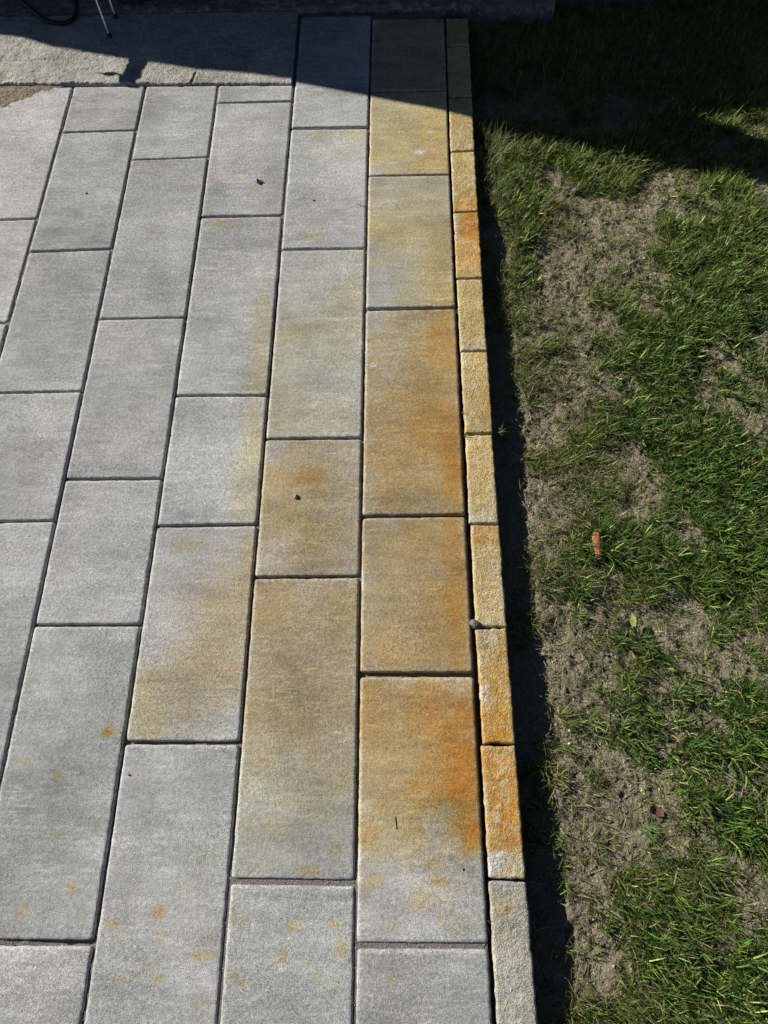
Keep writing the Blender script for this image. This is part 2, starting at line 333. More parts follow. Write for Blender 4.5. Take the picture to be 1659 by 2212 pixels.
SK = {  # kerb stones
 0: [(988, 70, 40, 60, .4, 0, .4, 0)], 1: [(990, 150, 40, 80, .4, 0, .5, 0)], 2: [(990, 270, 40, 90, .62, .04, .30, 0)],
 3: [(1000, 390, 40, 90, .55, .05, .30, 0), (1010, 440, 34, 24, .4, .45, .3, 0)],
 4: [(1012, 478, 36, 34, .2, 1.0, .3, 0), (1012, 540, 40, 60, .5, .35, .3, 0), (985, 480, 6, 30, 0, 0, 0, .4)],
 5: [(1015, 680, 44, 100, .55, .03, .35, 0), (1020, 752, 40, 8, 0, 0, 0, .3)],
 6: [(1030, 850, 44, 110, .75, .10, .25, 0), (1048, 830, 16, 100, .5, .12, .1, 0)],
 7: [(1035, 1010, 44, 90, .70, .08, .20, 0), (1040, 1120, 50, 14, 0, 0, 0, .25), (1065, 1060, 12, 60, .3, 0, 0, .2)],
 8: [(1050, 1155, 40, 20, .6, .60, .2, 0), (1045, 1240, 50, 110, .72, .12, .22, 0), (1060, 1250, 20, 90, .2, 0, 0, .16)],
 9: [(1070, 1480, 60, 140, .5, .30, .4, 0), (1050, 1385, 26, 34, 0, 0, 0, .22), (1047, 1500, 10, 20, 0, 0, 0, .75), (1085, 1400, 22, 60, .5, .1, 0, 0), (1060, 1570, 50, 40, .3, .4, .2, 0)],
 10: [(1085, 1680, 60, 135, .5, .45, .5, 0), (1095, 1740, 30, 90, .3, .35, .1, 0), (1060, 1860, 34, 26, -.5, -.4, -.2, .55)],
 11: [(1085, 1966, 14, 12, .7, .30, .3, 0), (1075, 1940, 30, 20, .3, 0, .1, 0), (1100, 2120, 24, 60, .06, 0, 0, .2), (1100, 2050, 90, 190, .16, .02, .14, 0)],
 12: [(1120, 2200, 50, 60, .06, 0, 0, .15)],
}

def stain_arr(xy, blobs, seed):
    x, y = xy[:, 0], xy[:, 1]; out = np.zeros((len(x), 4))
    wx = fbm(x * 22, y * 22, 40 + seed, 4, .6) * .55; wy = fbm(x * 22, y * 22, 90 + seed, 4, .6) * .55
    for (px, py, rx, ry, a, b, c, d) in blobs:
        p = at(px, py); ex = (at(px + rx, py) - p).length; ey = (at(px, py - ry) - p).length
        k = min(1.0, max(ex, ey) / .04) * .5 + .35
        q = np.sqrt(((x - p.x) / ex + wx * k * 1.6) ** 2 + ((y - p.y) / ey + wy * k * 1.6) ** 2)
        m = 1 / (1 + np.exp((q - 1) * (7.5 if b > .3 or max(rx, ry) < 40 else 4.0)))
        if rx < 30 and ry < 30 and py > 1500: a, b = a * .72, b * .8
        elif px > 560 and abs(a) + abs(b) > .25 and 700 < py < 1850 and px < 1035: b = b * .72
        cur = np.array([a, b, c, d])[None, :] * m[:, None]
        out = np.where(cur >= 0, out + cur - np.clip(out, 0, 1) * np.clip(cur, 0, 1), out + cur)
    return np.clip(out, 0, 1)

def make_block(corners, z0, depth, mat, blobs, seed, cell=0.006, rad=0.0065, prof=((0, -.0042), (.0010, -.0020), (.0022, -.0010), (.0034, 0)), wob=0.0006, rough=0.0002, tilt=(0, 0), chip=0.0):
    """a stone: corners bl, br, tr, tl (xy, metres)"""
    bl, br, tr, tl = [np.array(c[:2], float) for c in corners]
    Lx = np.linalg.norm(br - bl); Ly = np.linalg.norm(tl - bl)
    def axis(Lq):
        e = [p[0] for p in prof] + [.008]
        n = max(2, int(round((Lq - .016) / cell)))
        mid = np.linspace(.008, Lq - .008, n + 1)[1:-1]
        return np.array(e + list(mid) + [Lq - q for q in e[::-1]])
    ax, ay = axis(Lx), axis(Ly)
    gx, gy = np.meshgrid(ax, ay); nx, ny = len(ax), len(ay)
    x, y = gx.ravel().copy(), gy.ravel().copy()
    # round the corners
    for sx in (0, 1):
        for sy in (0, 1):
            a = x if sx == 0 else Lx - x; b = y if sy == 0 else Ly - y
            m = (a < rad) & (b < rad)
            # map the square corner onto a quarter disc keeping ring distances
            u = rad - a[m]; v = rad - b[m]; mx = np.maximum(u, v); hy = np.hypot(u, v) + 1e-12
            s = mx / hy; u2 = u * s; v2 = v * s
            na = rad - u2; nb = rad - v2
            if sx == 0: x[m] = na
            else: x[m] = Lx - na
            if sy == 0: y[m] = nb
            else: y[m] = Ly - nb
    dist = np.minimum(np.minimum(gx.ravel(), Lx - gx.ravel()), np.minimum(gy.ravel(), Ly - gy.ravel()))
    u, v = x / Lx, y / Ly
    P = (bl[None] * ((1 - u) * (1 - v))[:, None] + br[None] * (u * (1 - v))[:, None] + tr[None] * (u * v)[:, None] + tl[None] * ((1 - u) * v)[:, None])
    edge = np.clip(1 - dist / .012, 0, 1)
    P[:, 0] += edge * (fbm(P[:, 0] * 70, P[:, 1] * 70, seed, 3) * wob * 2 + vnoise(P[:, 0] * 7, P[:, 1] * 7, seed + 5) * wob)
    P[:, 1] += edge * (fbm(P[:, 0] * 70, P[:, 1] * 70, seed + 9, 3) * wob * 2 + vnoise(P[:, 0] * 7, P[:, 1] * 7, seed + 6) * wob)
    if chip:
        ch = np.clip(fbm(P[:, 0] * 45, P[:, 1] * 45, seed + 33, 3) - .18, 0, 1) * chip
        ctr = P.mean(0); dirv = ctr[None] - P; dirv /= np.linalg.norm(dirv, axis=1)[:, None] + 1e-9
        P += dirv * (edge * ch)[:, None]
    z = z0 + np.interp(dist, [p[0] for p in prof], [p[1] for p in prof])
    z = z + fbm(P[:, 0] * 9, P[:, 1] * 9, seed + 3, 3) * .0006 + fbm(P[:, 0] * 130, P[:, 1] * 130, seed + 4, 3, .7) * rough
    z = z + (u - .5) * tilt[0] + (v - .5) * tilt[1]
    V = np.column_stack([P, z])
    idx = np.arange(nx * ny).reshape(ny, nx)
    Q = np.stack([idx[:-1, :-1], idx[:-1, 1:], idx[1:, 1:], idx[1:, :-1]], -1).reshape(-1, 4)
    ring = np.concatenate([idx[0, :], idx[1:, -1], idx[-1, -2::-1], idx[-2:0:-1, 0]])
    bot = V[ring].copy(); bot[:, 2] = z0 - depth
    base = len(V); V2 = np.vstack([V, bot]); r = len(ring); k = np.arange(r); k2 = (k + 1) % r
    side = np.stack([ring[k], base + k, base + k2, ring[k2]], -1)
    me = mesh_np('stone', V2, [Q, side], mat, False)
    me.polygons.foreach_set('use_smooth', np.concatenate([np.ones(len(Q), bool), np.zeros(r, bool)])); me.update()
    sa = stain_arr(V2[:, :2], blobs, seed)
    rim = np.zeros(len(V2)); rim[:nx * ny] = np.exp(-((dist - .0045) / .0035) ** 2) * (.30 if depth < .1 else .12) * (1 - .8 * np.clip(sa[:nx * ny, 1], 0, 1)); rim[:nx * ny] *= np.clip(.7 + 1.4 * fbm(V[:, 0] * 40, V[:, 1] * 40, seed + 71, 3), .1, 1.3); sa[:, 3] = np.clip(sa[:, 3] + rim, 0, 1)  # pale edges: efflorescence and wear, plus sunlit rim brightness painted into the alpha
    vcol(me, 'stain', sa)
    return me, sa[:nx * ny].mean(0)

# patio: bedding sheet with the slabs as children
def sheet(name, x0, x1, y0, y1, cell, zf, mat):
    nx = int((x1 - x0) / cell) + 1; ny = int((y1 - y0) / cell) + 1
    gx, gy = np.meshgrid(np.linspace(x0, x1, nx), np.linspace(y0, y1, ny))
    z = zf(gx.ravel(), gy.ravel()); idx = np.arange(nx * ny).reshape(ny, nx)
    Q = np.stack([idx[:-1, :-1], idx[:-1, 1:], idx[1:, 1:], idx[1:, :-1]], -1).reshape(-1, 4)
    return mesh_np(name, np.column_stack([gx.ravel(), gy.ravel(), z]), Q, mat, True)

def bed_z(x, y):
    z = -.012 + fbm(x * 60, y * 60, 5, 3) * .005 + vnoise(x * 7, y * 7, 3) * .010
    # sand has gathered high in some joints
    for (jx, jy, w, h, a) in ((-1.5, -.365, .7, .06, .013), (-.5, -.794, .6, .06, .011), (-4.3, -.79, .9, .05, .013), (-3, 8.8, .6, .05, .01), (-2, 7.4, .05, 1.6, .009), (-3, 8.2, .05, 1.2, .010), (-4, 7, .04, 2.2, .009), (-5, 6.8, .05, 2, .011),
                              (-4, 0, .03, 1.5, .007), (-3, -1, .03, .8, .007), (-1, -.8, .04, .7, .013), (-2, -1, .04, .8, .009)):
        m = np.clip(1.4 - np.maximum(np.abs(x / W - jx) / w, np.abs(y / W - jy) / h), 0, 1); z = z + a * m
    return np.minimum(z, -.004)
patio = link('patio', sheet('patio_bedding', -7.3 * W, .02 * W, -4 * W, 10.68 * W, .006, bed_z, M['sand']), kind='structure', label='paved patio of long grey concrete slabs laid in columns')

TONE = {('c2', 0): 1.03, ('c2', 1): 1.12, ('c2', 2): 1.03, ('c1', 0): .95, ('c1', 1): 1.04, ('c1', 2): 1.04, ('c3', 1): 1.0, ('c3', 2): .98, ('c3', 3): 1.07, ('c3', 4): 1.0, ('c3', 5): 1.0, ('c4', 0): .97, ('c4', 1): .88, ('c4', 2): .93, ('c4', 3): 1.0, ('c4', 4): .98,
        ('c5', 0): 1.0, ('c5', 1): .90, ('c5', 2): .92, ('c5', 3): .94, ('c6', 0): 1.04, ('c6', 1): 1.0, ('c1', 5): 1.02, ('c1', 6): .98, ('c2', 4): 1.0, ('c2', 5): .98}   # how pale each slab was cast
for ci, (col, js) in enumerate(J.items()):
    a, b = SIDES[col]
    for r in range(len(js) - 1):
        T, B = js[r], js[r + 1]; T = (T[0], T[1], T[2] * .55); B = (B[0], B[1], B[2] * .55)
        gl = .012; gr_ = .012
        if col == 'c1': gr_ = .006
        yt = (T[0] - T[2] / 2, T[1] - T[2] / 2); yb = (B[0] + B[2] / 2, B[1] + B[2] / 2)
        cs = [(LX(a, yb[0]) + gl, yb[0]), (LX(b, yb[1]) - gr_, yb[1]), (LX(b, yt[1]) - gr_, yt[1]), (LX(a, yt[0]) + gl, yt[0])]
        cs = [(p[0] * W, p[1] * W) for p in cs]
        seed = 101 + ci * 17 + r * 3; rr = random.Random(seed)
        tilt = (rr.uniform(-.0012, .0012), rr.uniform(-.0014, .0014)); z0 = rr.uniform(-.001, .0008)
        if (col, r) in (('c1', 2), ('c1', 4), ('c2', 0)): z0 += .0012
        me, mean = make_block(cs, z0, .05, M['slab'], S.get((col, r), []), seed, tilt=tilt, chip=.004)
        o = link('paving_slab', me, patio)
        k = TONE.get((col, r), rr.uniform(.93, 1.04)); o.color = (k * (1.02 if col == 'c6' else 1), k * (.985 if col == 'c6' else 1), k, 1)
        if mean[1] > .12: o['label'] = 'paving slab stained orange with rust'
        elif mean[0] + mean[2] > .35: o['label'] = 'paving slab tinted tan and ochre'

def at_row(r): return (70, 150, 270, 390, 530, 680, 850, 1035, 1240, 1480, 1740)[r]
kerb = link('kerb', sheet('kerb_foundation', .07 * W, .30 * W, -4 * W, 10.5 * W, .03, lambda x, y: -.034 + 0 * x, M['soil']), kind='structure', label='narrow kerb of rough concrete blocks between patio and lawn')
for r in range(len(KJ) - 1):
    T, B = KJ[r], KJ[r + 1]; rr = random.Random(900 + r)
    g = rr.uniform(.012, .026); off = rr.uniform(-.006, .006)
    ym = (T[0] + B[0]) / 2
    gapl = {9: .040, 10: .030, 8: .042, 7: .036, 6: .032, 5: .027, 11: .028, 12: .028}.get(r, .02)
    cs = []
    for (j, s, side) in ((B, 1, 0), (B, 1, 1), (T, -1, 1), (T, -1, 0)):
        y = j[side] + s * g / 2
        x = LX('A', y) + gapl if side == 0 else LX('K', y) + off * .5
        cs.append((x * W, y * W))
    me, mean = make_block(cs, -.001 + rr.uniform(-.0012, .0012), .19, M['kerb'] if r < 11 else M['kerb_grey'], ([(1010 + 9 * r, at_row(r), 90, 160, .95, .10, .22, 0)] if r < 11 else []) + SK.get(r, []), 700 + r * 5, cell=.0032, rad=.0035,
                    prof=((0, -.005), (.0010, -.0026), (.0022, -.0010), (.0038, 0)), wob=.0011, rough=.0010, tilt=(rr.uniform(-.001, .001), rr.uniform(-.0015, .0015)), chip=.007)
    o = link('kerb_stone', me, kerb)
    if mean[1] > .4: o['label'] = 'kerb block stained deep orange'
    elif r >= 11: o['label'] = 'plain grey kerb block'

# ------------------------------------------------------------------ concrete pad and step at the house end
def pad_z(x, y):
    X, Y = x / W, y / W
    z = .008 + fbm(x * 30, y * 30, 21, 4, .6) * .0022 + fbm(x * 150, y * 150, 23, 3, .7) * .0014
    p, q = at(430, 148), at(414, 186); d = np.array([q.x - p.x, q.y - p.y]); L = np.hypot(*d); n = np.array([-d[1], d[0]]) / L
    dd = np.abs((x - p.x) * n[0] + (y - p.y) * n[1]); al = ((x - p.x) * d[0] + (y - p.y) * d[1]) / L / L; fm = np.clip((al - .25) / .2, 0, 1); z = z + fm * (-.004 * np.exp(-(dd / .0035) ** 2) + .0015 * np.exp(-((dd - .008) / .004) ** 2))
    h = at(60, 136); z = z - .0025 * np.exp(-((y - h.y - .002 * np.sin(x * 40)) / .003) ** 2) * (x < at(112, 136).x)
    z = z + .0012 * np.clip(fbm(x * 14, y * 18, 27, 4, .6) * 6, -1, 1) * np.clip((-4.4 - X) / .8, 0, 1) + fbm(x * 420, y * 420, 28, 2) * .0012
    return z
x0, x1, y0, y1 = -12 * W, -2.035 * W, 9.13 * W, 10.665 * W
nx, ny = 900, 120
gx, gy = np.meshgrid(np.linspace(x0, x1, nx), np.linspace(0, 1, ny)); gx = gx.ravel(); gv = gy.ravel()
fy = (9.205 + (gx / W + 5.6) * -.024) * W + fbm(gx * 40, gx * 0, 31, 4, .6) * .005 + vnoise(gx * 300, gx * 0, 8) * .0015
gy = fy + (y1 - fy) * gv ** 1.2
z = pad_z(gx, gy); ed = np.clip((gy - fy) / .006, 0, 1); z = z - (1 - ed) ** 2 * .006
V = np.column_stack([gx, gy, z]); idx = np.arange(nx * ny).reshape(ny, nx)
Q = np.stack([idx[:-1, :-1], idx[:-1, 1:], idx[1:, 1:], idx[1:, :-1]], -1).reshape(-1, 4)
ring = np.concatenate([idx[0, :], idx[1:, -1], idx[-1, -2::-1], idx[-2:0:-1, 0]]); bot = V[ring].copy(); bot[:, 2] = -.06
k = np.arange(len(ring)); side = np.stack([ring[k], len(V) + k, len(V) + (k + 1) % len(k), ring[(k + 1) % len(k)]], -1)
me = mesh_np('concrete_pad', np.vstack([V, bot]), [Q, side], M['pad'], True); vcol(me, 'stain', np.zeros((len(V) + len(bot), 4)) + (.05, 0, .03, 0))
pad = link('pavement', me, kind='structure', label='rough cast concrete strip behind the slabs')

def rough_box(name, x0, x1, y0, y1, z0, z1, mat, amp, nz=8, cell=.02):
    """box with front edge broken and rough; top, front and sides"""
    nx = int((x1 - x0) / cell); ny = int((y1 - y0) / cell)
    gx, gy = np.meshgrid(np.linspace(x0, x1, nx), np.linspace(y0, y1, ny)); gx = gx.ravel(); gy = gy.ravel()
    fr = np.clip(1 - (gy - y0) / .03, 0, 1)
    gy2 = gy + fr * fbm(gx * 25, gx * 0, 51, 4, .6) * amp * 3
    z = z1 + fbm(gx * 25, gy * 25, 52, 4, .6) * amp - fr ** 2 * .006 - fr * np.clip(fbm(gx * 14, gy * 30, 55, 3), 0, 1) * .012
    V = np.column_stack([gx, gy2, z]); idx = np.arange(nx * ny).reshape(ny, nx)
    Q = np.stack([idx[:-1, :-1], idx[:-1, 1:], idx[1:, 1:], idx[1:, :-1]], -1).reshape(-1, 4)
    ring = np.concatenate([idx[0, :], idx[1:, -1], idx[-1, -2::-1], idx[-2:0:-1, 0]]); VV = [V]; F = [Q]; prev = ring
    base = len(V)
    for i in range(1, nz + 1):
        t = i / nz; b = V[ring].copy(); b[:, 2] = b[:, 2] * (1 - t) + z0 * t
        b[:, 1] += (fbm(b[:, 0] * 25, b[:, 2] * 60, 53, 3) * amp) * (t < 1)
        VV.append(b); cur = base + np.arange(len(ring)); base += len(ring); k = np.arange(len(ring)); k2 = (k + 1) % len(ring)
        F.append(np.stack([prev[k], cur[k], cur[k2], prev[k2]], -1)); prev = cur
    VV = np.vstack(VV); me = mesh_np(name, VV, F, mat, True); vcol(me, 'stain', np.zeros((len(VV), 4))); return me
step = link('step', rough_box('step', -14 * W, 1.62 * W, 10.68 * W, 14.5 * W, -.12, .016, M['step'], .0035, cell=.012), kind='structure', label='rough concrete step along the house end')

# ------------------------------------------------------------------ lawn soil, far ground
LZ = -.22 * W
def soil_z(x, y):
    z = LZ - .003 + fbm(x * 3.2, y * 3.2, 61, 3) * .016 + fbm(x * 28, y * 28, 64, 3, .6) * .010 + np.abs(fbm(x * 75, y * 75, 66, 3, .6)) * .007 + fbm(x * 160, y * 160, 67, 2, .6) * .003 - .002
    e = np.clip(1 - (x - .34 * W) / .075, 0, 1); z = z - e * .016 * (1 - np.clip((y - 6.0 * W) / .3, 0, .8))
    e2 = np.clip((x - 1.75) / .3, 0, 1); return z * (1 - e2) + (-.075) * e2
lawn = link('lawn', sheet('lawn_soil', .33 * W, 2.2, -4.2 * W, 14 * W, .0042, soil_z, M['soil']), kind='structure', label='patchy lawn ground of dry brown soil')
gm = mesh_np('ground', [(-120, -120, -.14), (120, -120, -.14), (120, 120, -.14), (-120, 120, -.14)], np.array([[0, 1, 2, 3]]), M['soil'])
link('ground', gm, kind='structure', label='bare earth around the garden')

# ------------------------------------------------------------------ grass
BARE = [(1390, 425, 60, 40), (1290, 395, 40, 30), (1320, 450, 60, 34), (1240, 480, 60, 34), (1240, 560, 70, 40), (1310, 640, 70, 60), (1370, 590, 50, 24), (1200, 640, 60, 60), (1190, 800, 60, 60), (1260, 760, 60, 50),
        (1170, 950, 45, 120), (1230, 900, 50, 60), (1330, 1090, 70, 50), (1420, 1120, 50, 40), (1510, 900, 70, 26), (1630, 790, 40, 22), (1200, 1120, 50, 80), (1260, 1370, 80, 70), (1350, 1400, 60, 40), (1200, 1250, 50, 70), (1430, 1290, 70, 50),
        (1190, 1480, 40, 80), (1240, 1590, 80, 60), (1400, 1560, 80, 40), (1300, 1620, 60, 40), (1490, 1820, 110, 60), (1620, 1960, 60, 50), (1430, 1760, 60, 40), (1330, 1900, 80, 50), (1560, 1380, 60, 40), (1630, 1440, 50, 40),
        (1640, 2060, 30, 50), (1250, 1720, 50, 70), (1300, 2110, 70, 60), (1430, 2190, 80, 40), (1160, 700, 30, 60), (1450, 470, 50, 20)]
LUSH = [(1570, 265, 140, 34), (1580, 500, 120, 90), (1500, 640, 120, 60), (1480, 770, 160, 60), (1560, 820, 120, 50), (1570, 1000, 140, 90), (1480, 960, 80, 60), (1540, 1180, 140, 90), (1540, 1610, 140, 110), (1420, 1660, 60, 50), (1610, 1780, 70, 70), (1130, 520, 26, 120), (1110, 400, 26, 80), (1120, 620, 20, 80),
        (1570, 2120, 110, 100), (1290, 1170, 40, 40), (1330, 1200, 50, 30), (1400, 1390, 50, 50), (1370, 2010, 70, 60), (1390, 930, 60, 40), (1230, 350, 90, 30), (1130, 345, 40, 26), (1340, 330, 90, 26), (1450, 400, 100, 26), (1240, 1300, 30, 30), (1370, 1590, 40, 30), (1500, 1480, 90, 50), (1600, 650, 60, 60), (1400, 800, 70, 50)]
def field(x, y, lst):
    f = np.zeros_like(x)
    wx = fbm(x * 20, y * 20, 71, 4, .65) * 1.5; wy = fbm(x * 20, y * 20, 77, 4, .65) * 1.5
    for (px, py, rx, ry) in lst:
        p = at(px, py, LZ); ex = (at(px + rx, py, LZ) - p).length; ey = (at(px, py - ry, LZ) - p).length
        q = np.hypot((x - p.x) / ex + wx, (y - p.y) / ey + wy); f = np.maximum(f, 1 / (1 + np.exp((q - 1) * 3.2)))
    return f
def density(x, y):
    b = field(x, y, BARE); l = field(x, y, LUSH); n = fbm(x * 9, y * 9, 81, 4)
    d = .55 + n * 1.7 + fbm(x * 45, y * 45, 88, 2) * .9 + l * .45 - b * .34
    far = np.clip((y - 8.6 * W) / .2, 0, 1); d = d * (1 - far) + far * (.8 + n * .5)
    near = np.clip(1 - (x - .36 * W) / .10, 0, 1); d = d - near * .62 * (y < 6.3 * W)
    return np.clip(d, .12 - .09 * near, 1), l, b

def blades(n, kind, seed):
    R = np.random.default_rng(seed)
    m = int(n * 4.5)
    x = R.uniform(.345 * W, 1.42, m); y = R.uniform(-1.9 * W, 11.6 * W, m)
    d, l, b = density(x, y)
    if kind == 'straw': acc = R.random(m) < (.28 + .45 * (1 - l)) * (.35 + .65 * (y < 8 * W))
    elif kind == 'tuft': acc = R.random(m) < d ** 1.6
    elif kind == 'sprig': acc = (R.random(m) < .8) & (vnoise(x * 75, y * 75, 99) > -.08) & ((x > .36 * W + .07) | (y > 6.3 * W))
    keep = np.where(acc)[0][:n]; x, y, d, l, b = x[keep], y[keep], d[keep], l[keep], b[keep]; n = len(x)
    if kind in ('tuft', 'sprig'):                              # every sample becomes a small tuft of blades leaning apart
        k = 6; rep = np.repeat(np.arange(n), k)
        lean0 = R.uniform(0, 2 * math.pi, n)
        x = x[rep] + R.normal(0, .0035, n * k); y = y[rep] + R.normal(0, .0035, n * k); d, l, b = d[rep], l[rep], b[rep]
        az = lean0[rep] * 1.0 + R.normal(0, 1.3, n * k); n = n * k
        inc = np.clip(R.normal(.62, .33, n), .05, 1.3)
        ln = R.uniform(.013, .047, n) * (.45 + .75 * d) * np.where(y < 6.3 * W, np.clip(.4 + (x - .36 * W) / .12, .4, 1), 1) ; wd = R.uniform(.0006, .0015, n) * (.7 + .8 * l)
        bend = R.uniform(.1, 1.3, n)
        if kind == 'sprig': ln *= R.uniform(.5, .85, n); wd *= .75; inc = np.clip(inc + .3, 0, 1.4); l = l * .3
    else:
        az = R.uniform(0, 2 * math.pi, n); inc = np.clip(R.normal(1.35, .18, n), .7, 1.5); ln = R.uniform(.012, .045, n); wd = R.uniform(.0004, .0009, n); bend = R.uniform(-.4, .6, n)
    g = (x > .345 * W) & (x < 1.45); x, y, d, l, b, az, inc, ln, wd, bend = [q[g] for q in (x, y, d, l, b, az, inc, ln, wd, bend)]; n = len(x)
    # keep blades from piercing the kerb: those close to it lean away
    nr = x < .36 * W + ln * .8; az = np.where(nr & (np.cos(az) < 0), math.pi - az, az)
    ns = 4; ts = np.linspace(0, 1, ns + 1)
    z0 = soil_z(x, y) - .001 + (R.uniform(.001, .008, n) * (kind == 'straw'))
    px, py, pz = x.copy(), y.copy(), z0.copy(); V = np.zeros((n, (ns + 1) * 2, 3)); side = np.column_stack([-np.sin(az), np.cos(az)])
    tw = R.normal(0, .5, n)
    for i, t in enumerate(ts):
        w = wd * (1 - t ** 2.2 * .88) * .5 * 1.9
        V[:, 2 * i, 0] = px + side[:, 0] * w; V[:, 2 * i, 1] = py + side[:, 1] * w; V[:, 2 * i, 2] = pz + np.sin(tw) * w
        V[:, 2 * i + 1, 0] = px - side[:, 0] * w; V[:, 2 * i + 1, 1] = py - side[:, 1] * w; V[:, 2 * i + 1, 2] = pz - np.sin(tw) * w
        a = np.clip(inc + bend * t * .9, 0.05, 1.9); s = ln / ns
        px = px + np.cos(az) * np.sin(a) * s; py = py + np.sin(az) * np.sin(a) * s; pz = np.maximum(pz + np.cos(a) * s, z0 + .001)
    base = np.arange(n)[:, None] * ((ns + 1) * 2)
    Q = np.concatenate([np.stack([base[:, 0] + 2 * i, base[:, 0] + 2 * i + 1, base[:, 0] + 2 * i + 3, base[:, 0] + 2 * i + 2], -1) for i in range(ns)])
    # colours
    v = R.random(n)
    if kind == 'straw':
        c1, c2 = np.array([.40, .34, .21]), np.array([.10, .08, .05]); col = c1[None] * v[:, None] + c2[None] * (1 - v[:, None])
        gmask = R.random(n) < .4; col[gmask] = np.array([.20, .22, .08])
    else:
        top = np.clip((y / W - 4.5) / 4, 0, 1)                      # yellower growth towards the house, bluer in the foreground
        deep = np.array([.062, .148, .020]); olive = np.array([.19, .235, .040]); yel = np.array([.36, .42, .11])
        mixv = np.clip(.45 + .5 * top - .55 * l + R.normal(0, .28, n), 0, 1)[:, None]
        col = deep[None] * (1 - mixv) + olive[None] * mixv
        yy = (R.random(n) < .14 + .14 * top); col[yy] = yel; dry = R.random(n) < .10 + .40 * (1 - l) * np.clip(1 - (x - .4 * W) / .45, 0, 1); col[dry] = np.array([.27, .22, .12]) * R.uniform(.6, 1.1, dry.sum())[:, None]
        col = col * (R.uniform(.32, 1.15, n) + .8 * (R.random(n) < .12))[:, None]
    colv = np.repeat(np.concatenate([col, np.ones((n, 1))], 1), (ns + 1) * 2, 0)
    return V.reshape(-1, 3), Q, colv

def grass_obj(name, parts, mat, **props):
    Vs, Fs, Cs, off = [], [], [], 0
    for V, Q, c in parts: Vs.append(V); Fs.append(Q + off); Cs.append(c); off += len(V)
    me = mesh_np(name, np.vstack(Vs), np.vstack(Fs), mat, False); vcol(me, 'tint', np.vstack(Cs)); return link(name, me, **props)
grass_obj('grass', [blades(38000, 'tuft', 3), blades(24000, 'sprig', 13)], M['blade'], kind='stuff', label='short patchy green and olive lawn grass', category='grass')
grass_obj('dry_grass', [blades(18000, 'straw', 4)], M['blade'], kind='stuff', label='thin dry grass strands lying on the soil', category='dry grass')

def tuft(px, py, z, n, ln, spread, wd, col, seed, az0=None, inc=(.2, 1.2)):
    R = random.Random(seed); p = at(px, py, z); V = []; Q = []; cc = []
    if z <= LZ: p.z = float(soil_z(np.array([p.x]), np.array([p.y]))[0])
    for k in range(n):
        az = R.uniform(0, 6.283) if az0 is None else az0 + R.gauss(0, .6); a = R.uniform(*inc); L = ln * R.uniform(.5, 1.1); w = wd * R.uniform(.7, 1.2)
        q = Vector((p.x + R.gauss(0, spread), p.y + R.gauss(0, spread), p.z)); b = len(V); ns = 5; sidev = Vector((-math.sin(az), math.cos(az), 0))
        f = R.uniform(.7, 1.3)
        for i in range(ns + 1):
            t = i / ns; ww = w * (1 - t ** 2 * .9); V += [q + sidev * ww / 2, q - sidev * ww / 2]; cc += [(col[0] * f, col[1] * f, col[2] * f, 1)] * 2
            aa = min(a + t * .8, 1.75); q = q + Vector((math.cos(az) * math.sin(aa), math.sin(az) * math.sin(aa), math.cos(aa))) * L / ns
        for i in range(ns): Q.append((b + 2 * i, b + 2 * i + 1, b + 2 * i + 3, b + 2 * i + 2))
    return np.array([tuple(v) for v in V]), np.array(Q), np.array(cc)
def tuft_obj(label, *args, group=None):
    V, Q, c = tuft(*args) if not isinstance(args[-1], dict) else tuft(*args[:-1], **args[-1])
    me = mesh_np('grass_tuft', V, Q, M['blade']); vcol(me, 'tint', c)
    o = link('grass_tuft', me, label=label, category='grass tuft', group='separate grass tufts')
    return o
G1, G2, G3 = (.08, .15, .035), (.16, .19, .07), (.10, .09, .05)
tuft_obj('broad-bladed grass tuft beside the brown dead leaf', 1398, 1790, LZ, 26, .05, .006, .0018, G1, 1, {'az0': -.6, 'inc': (.3, 1.5)})
tuft_obj('bright grass tuft right below the pale green leaf', 1385, 1385, LZ, 34, .05, .006, .003, G1, 2)
tuft_obj('dark grass tuft right of the orange shard', 1330, 1180, LZ, 40, .045, .010, .0025, G1, 3)
tuft_obj('tall pale grass tuft against the kerb near the house shadow', 1062, 350, LZ, 44, .12, .014, .0018, G2, 4, {'az0': 1.1, 'inc': (.1, .7)})
tuft_obj('tall grass tuft against the kerb just below the shadowed end', 1068, 420, LZ, 22, .085, .012, .0018, G1, 5, {'az0': .9, 'inc': (.2, .9)})
tuft_obj('star-shaped grass tuft on bare soil in the lower lawn', 1510, 1875, LZ, 22, .06, .004, .0028, G2, 6)
tuft_obj('grass tuft with long blades left of the bare soil in the lower lawn', 1425, 1855, LZ, 18, .05, .005, .0022, G1, 7)
tuft_obj('grass sprig growing from the patio joint beside the largest yellow kerb block', 997, 893, -.006, 16, .026, .003, .0009, G3, 8, {'az0': .1, 'inc': (.8, 1.45)})
tuft_obj('grass sprig growing where two slabs meet the kerb', 985, 672, -.006, 11, .022, .002, .0009, G3, 9, {'az0': 0, 'inc': (.8, 1.45)})
tuft_obj('tiny grass sprig at the kerb above another sprig', 983, 634, -.006, 6, .016, .002, .0008, G3, 10, {'az0': 0, 'inc': (.8, 1.45)})
tuft_obj('grass sprig in the gap between two yellow kerb blocks', 1002, 941, -.006, 14, .028, .004, .0009, G3, 11, {'az0': 0, 'inc': (.6, 1.4)})
tuft_obj('grass sprig at the lawn side of the gap between yellow kerb blocks', 1072, 936, -.02, 14, .04, .004, .0012, G2, 12, {'az0': .5, 'inc': (.5, 1.3)})
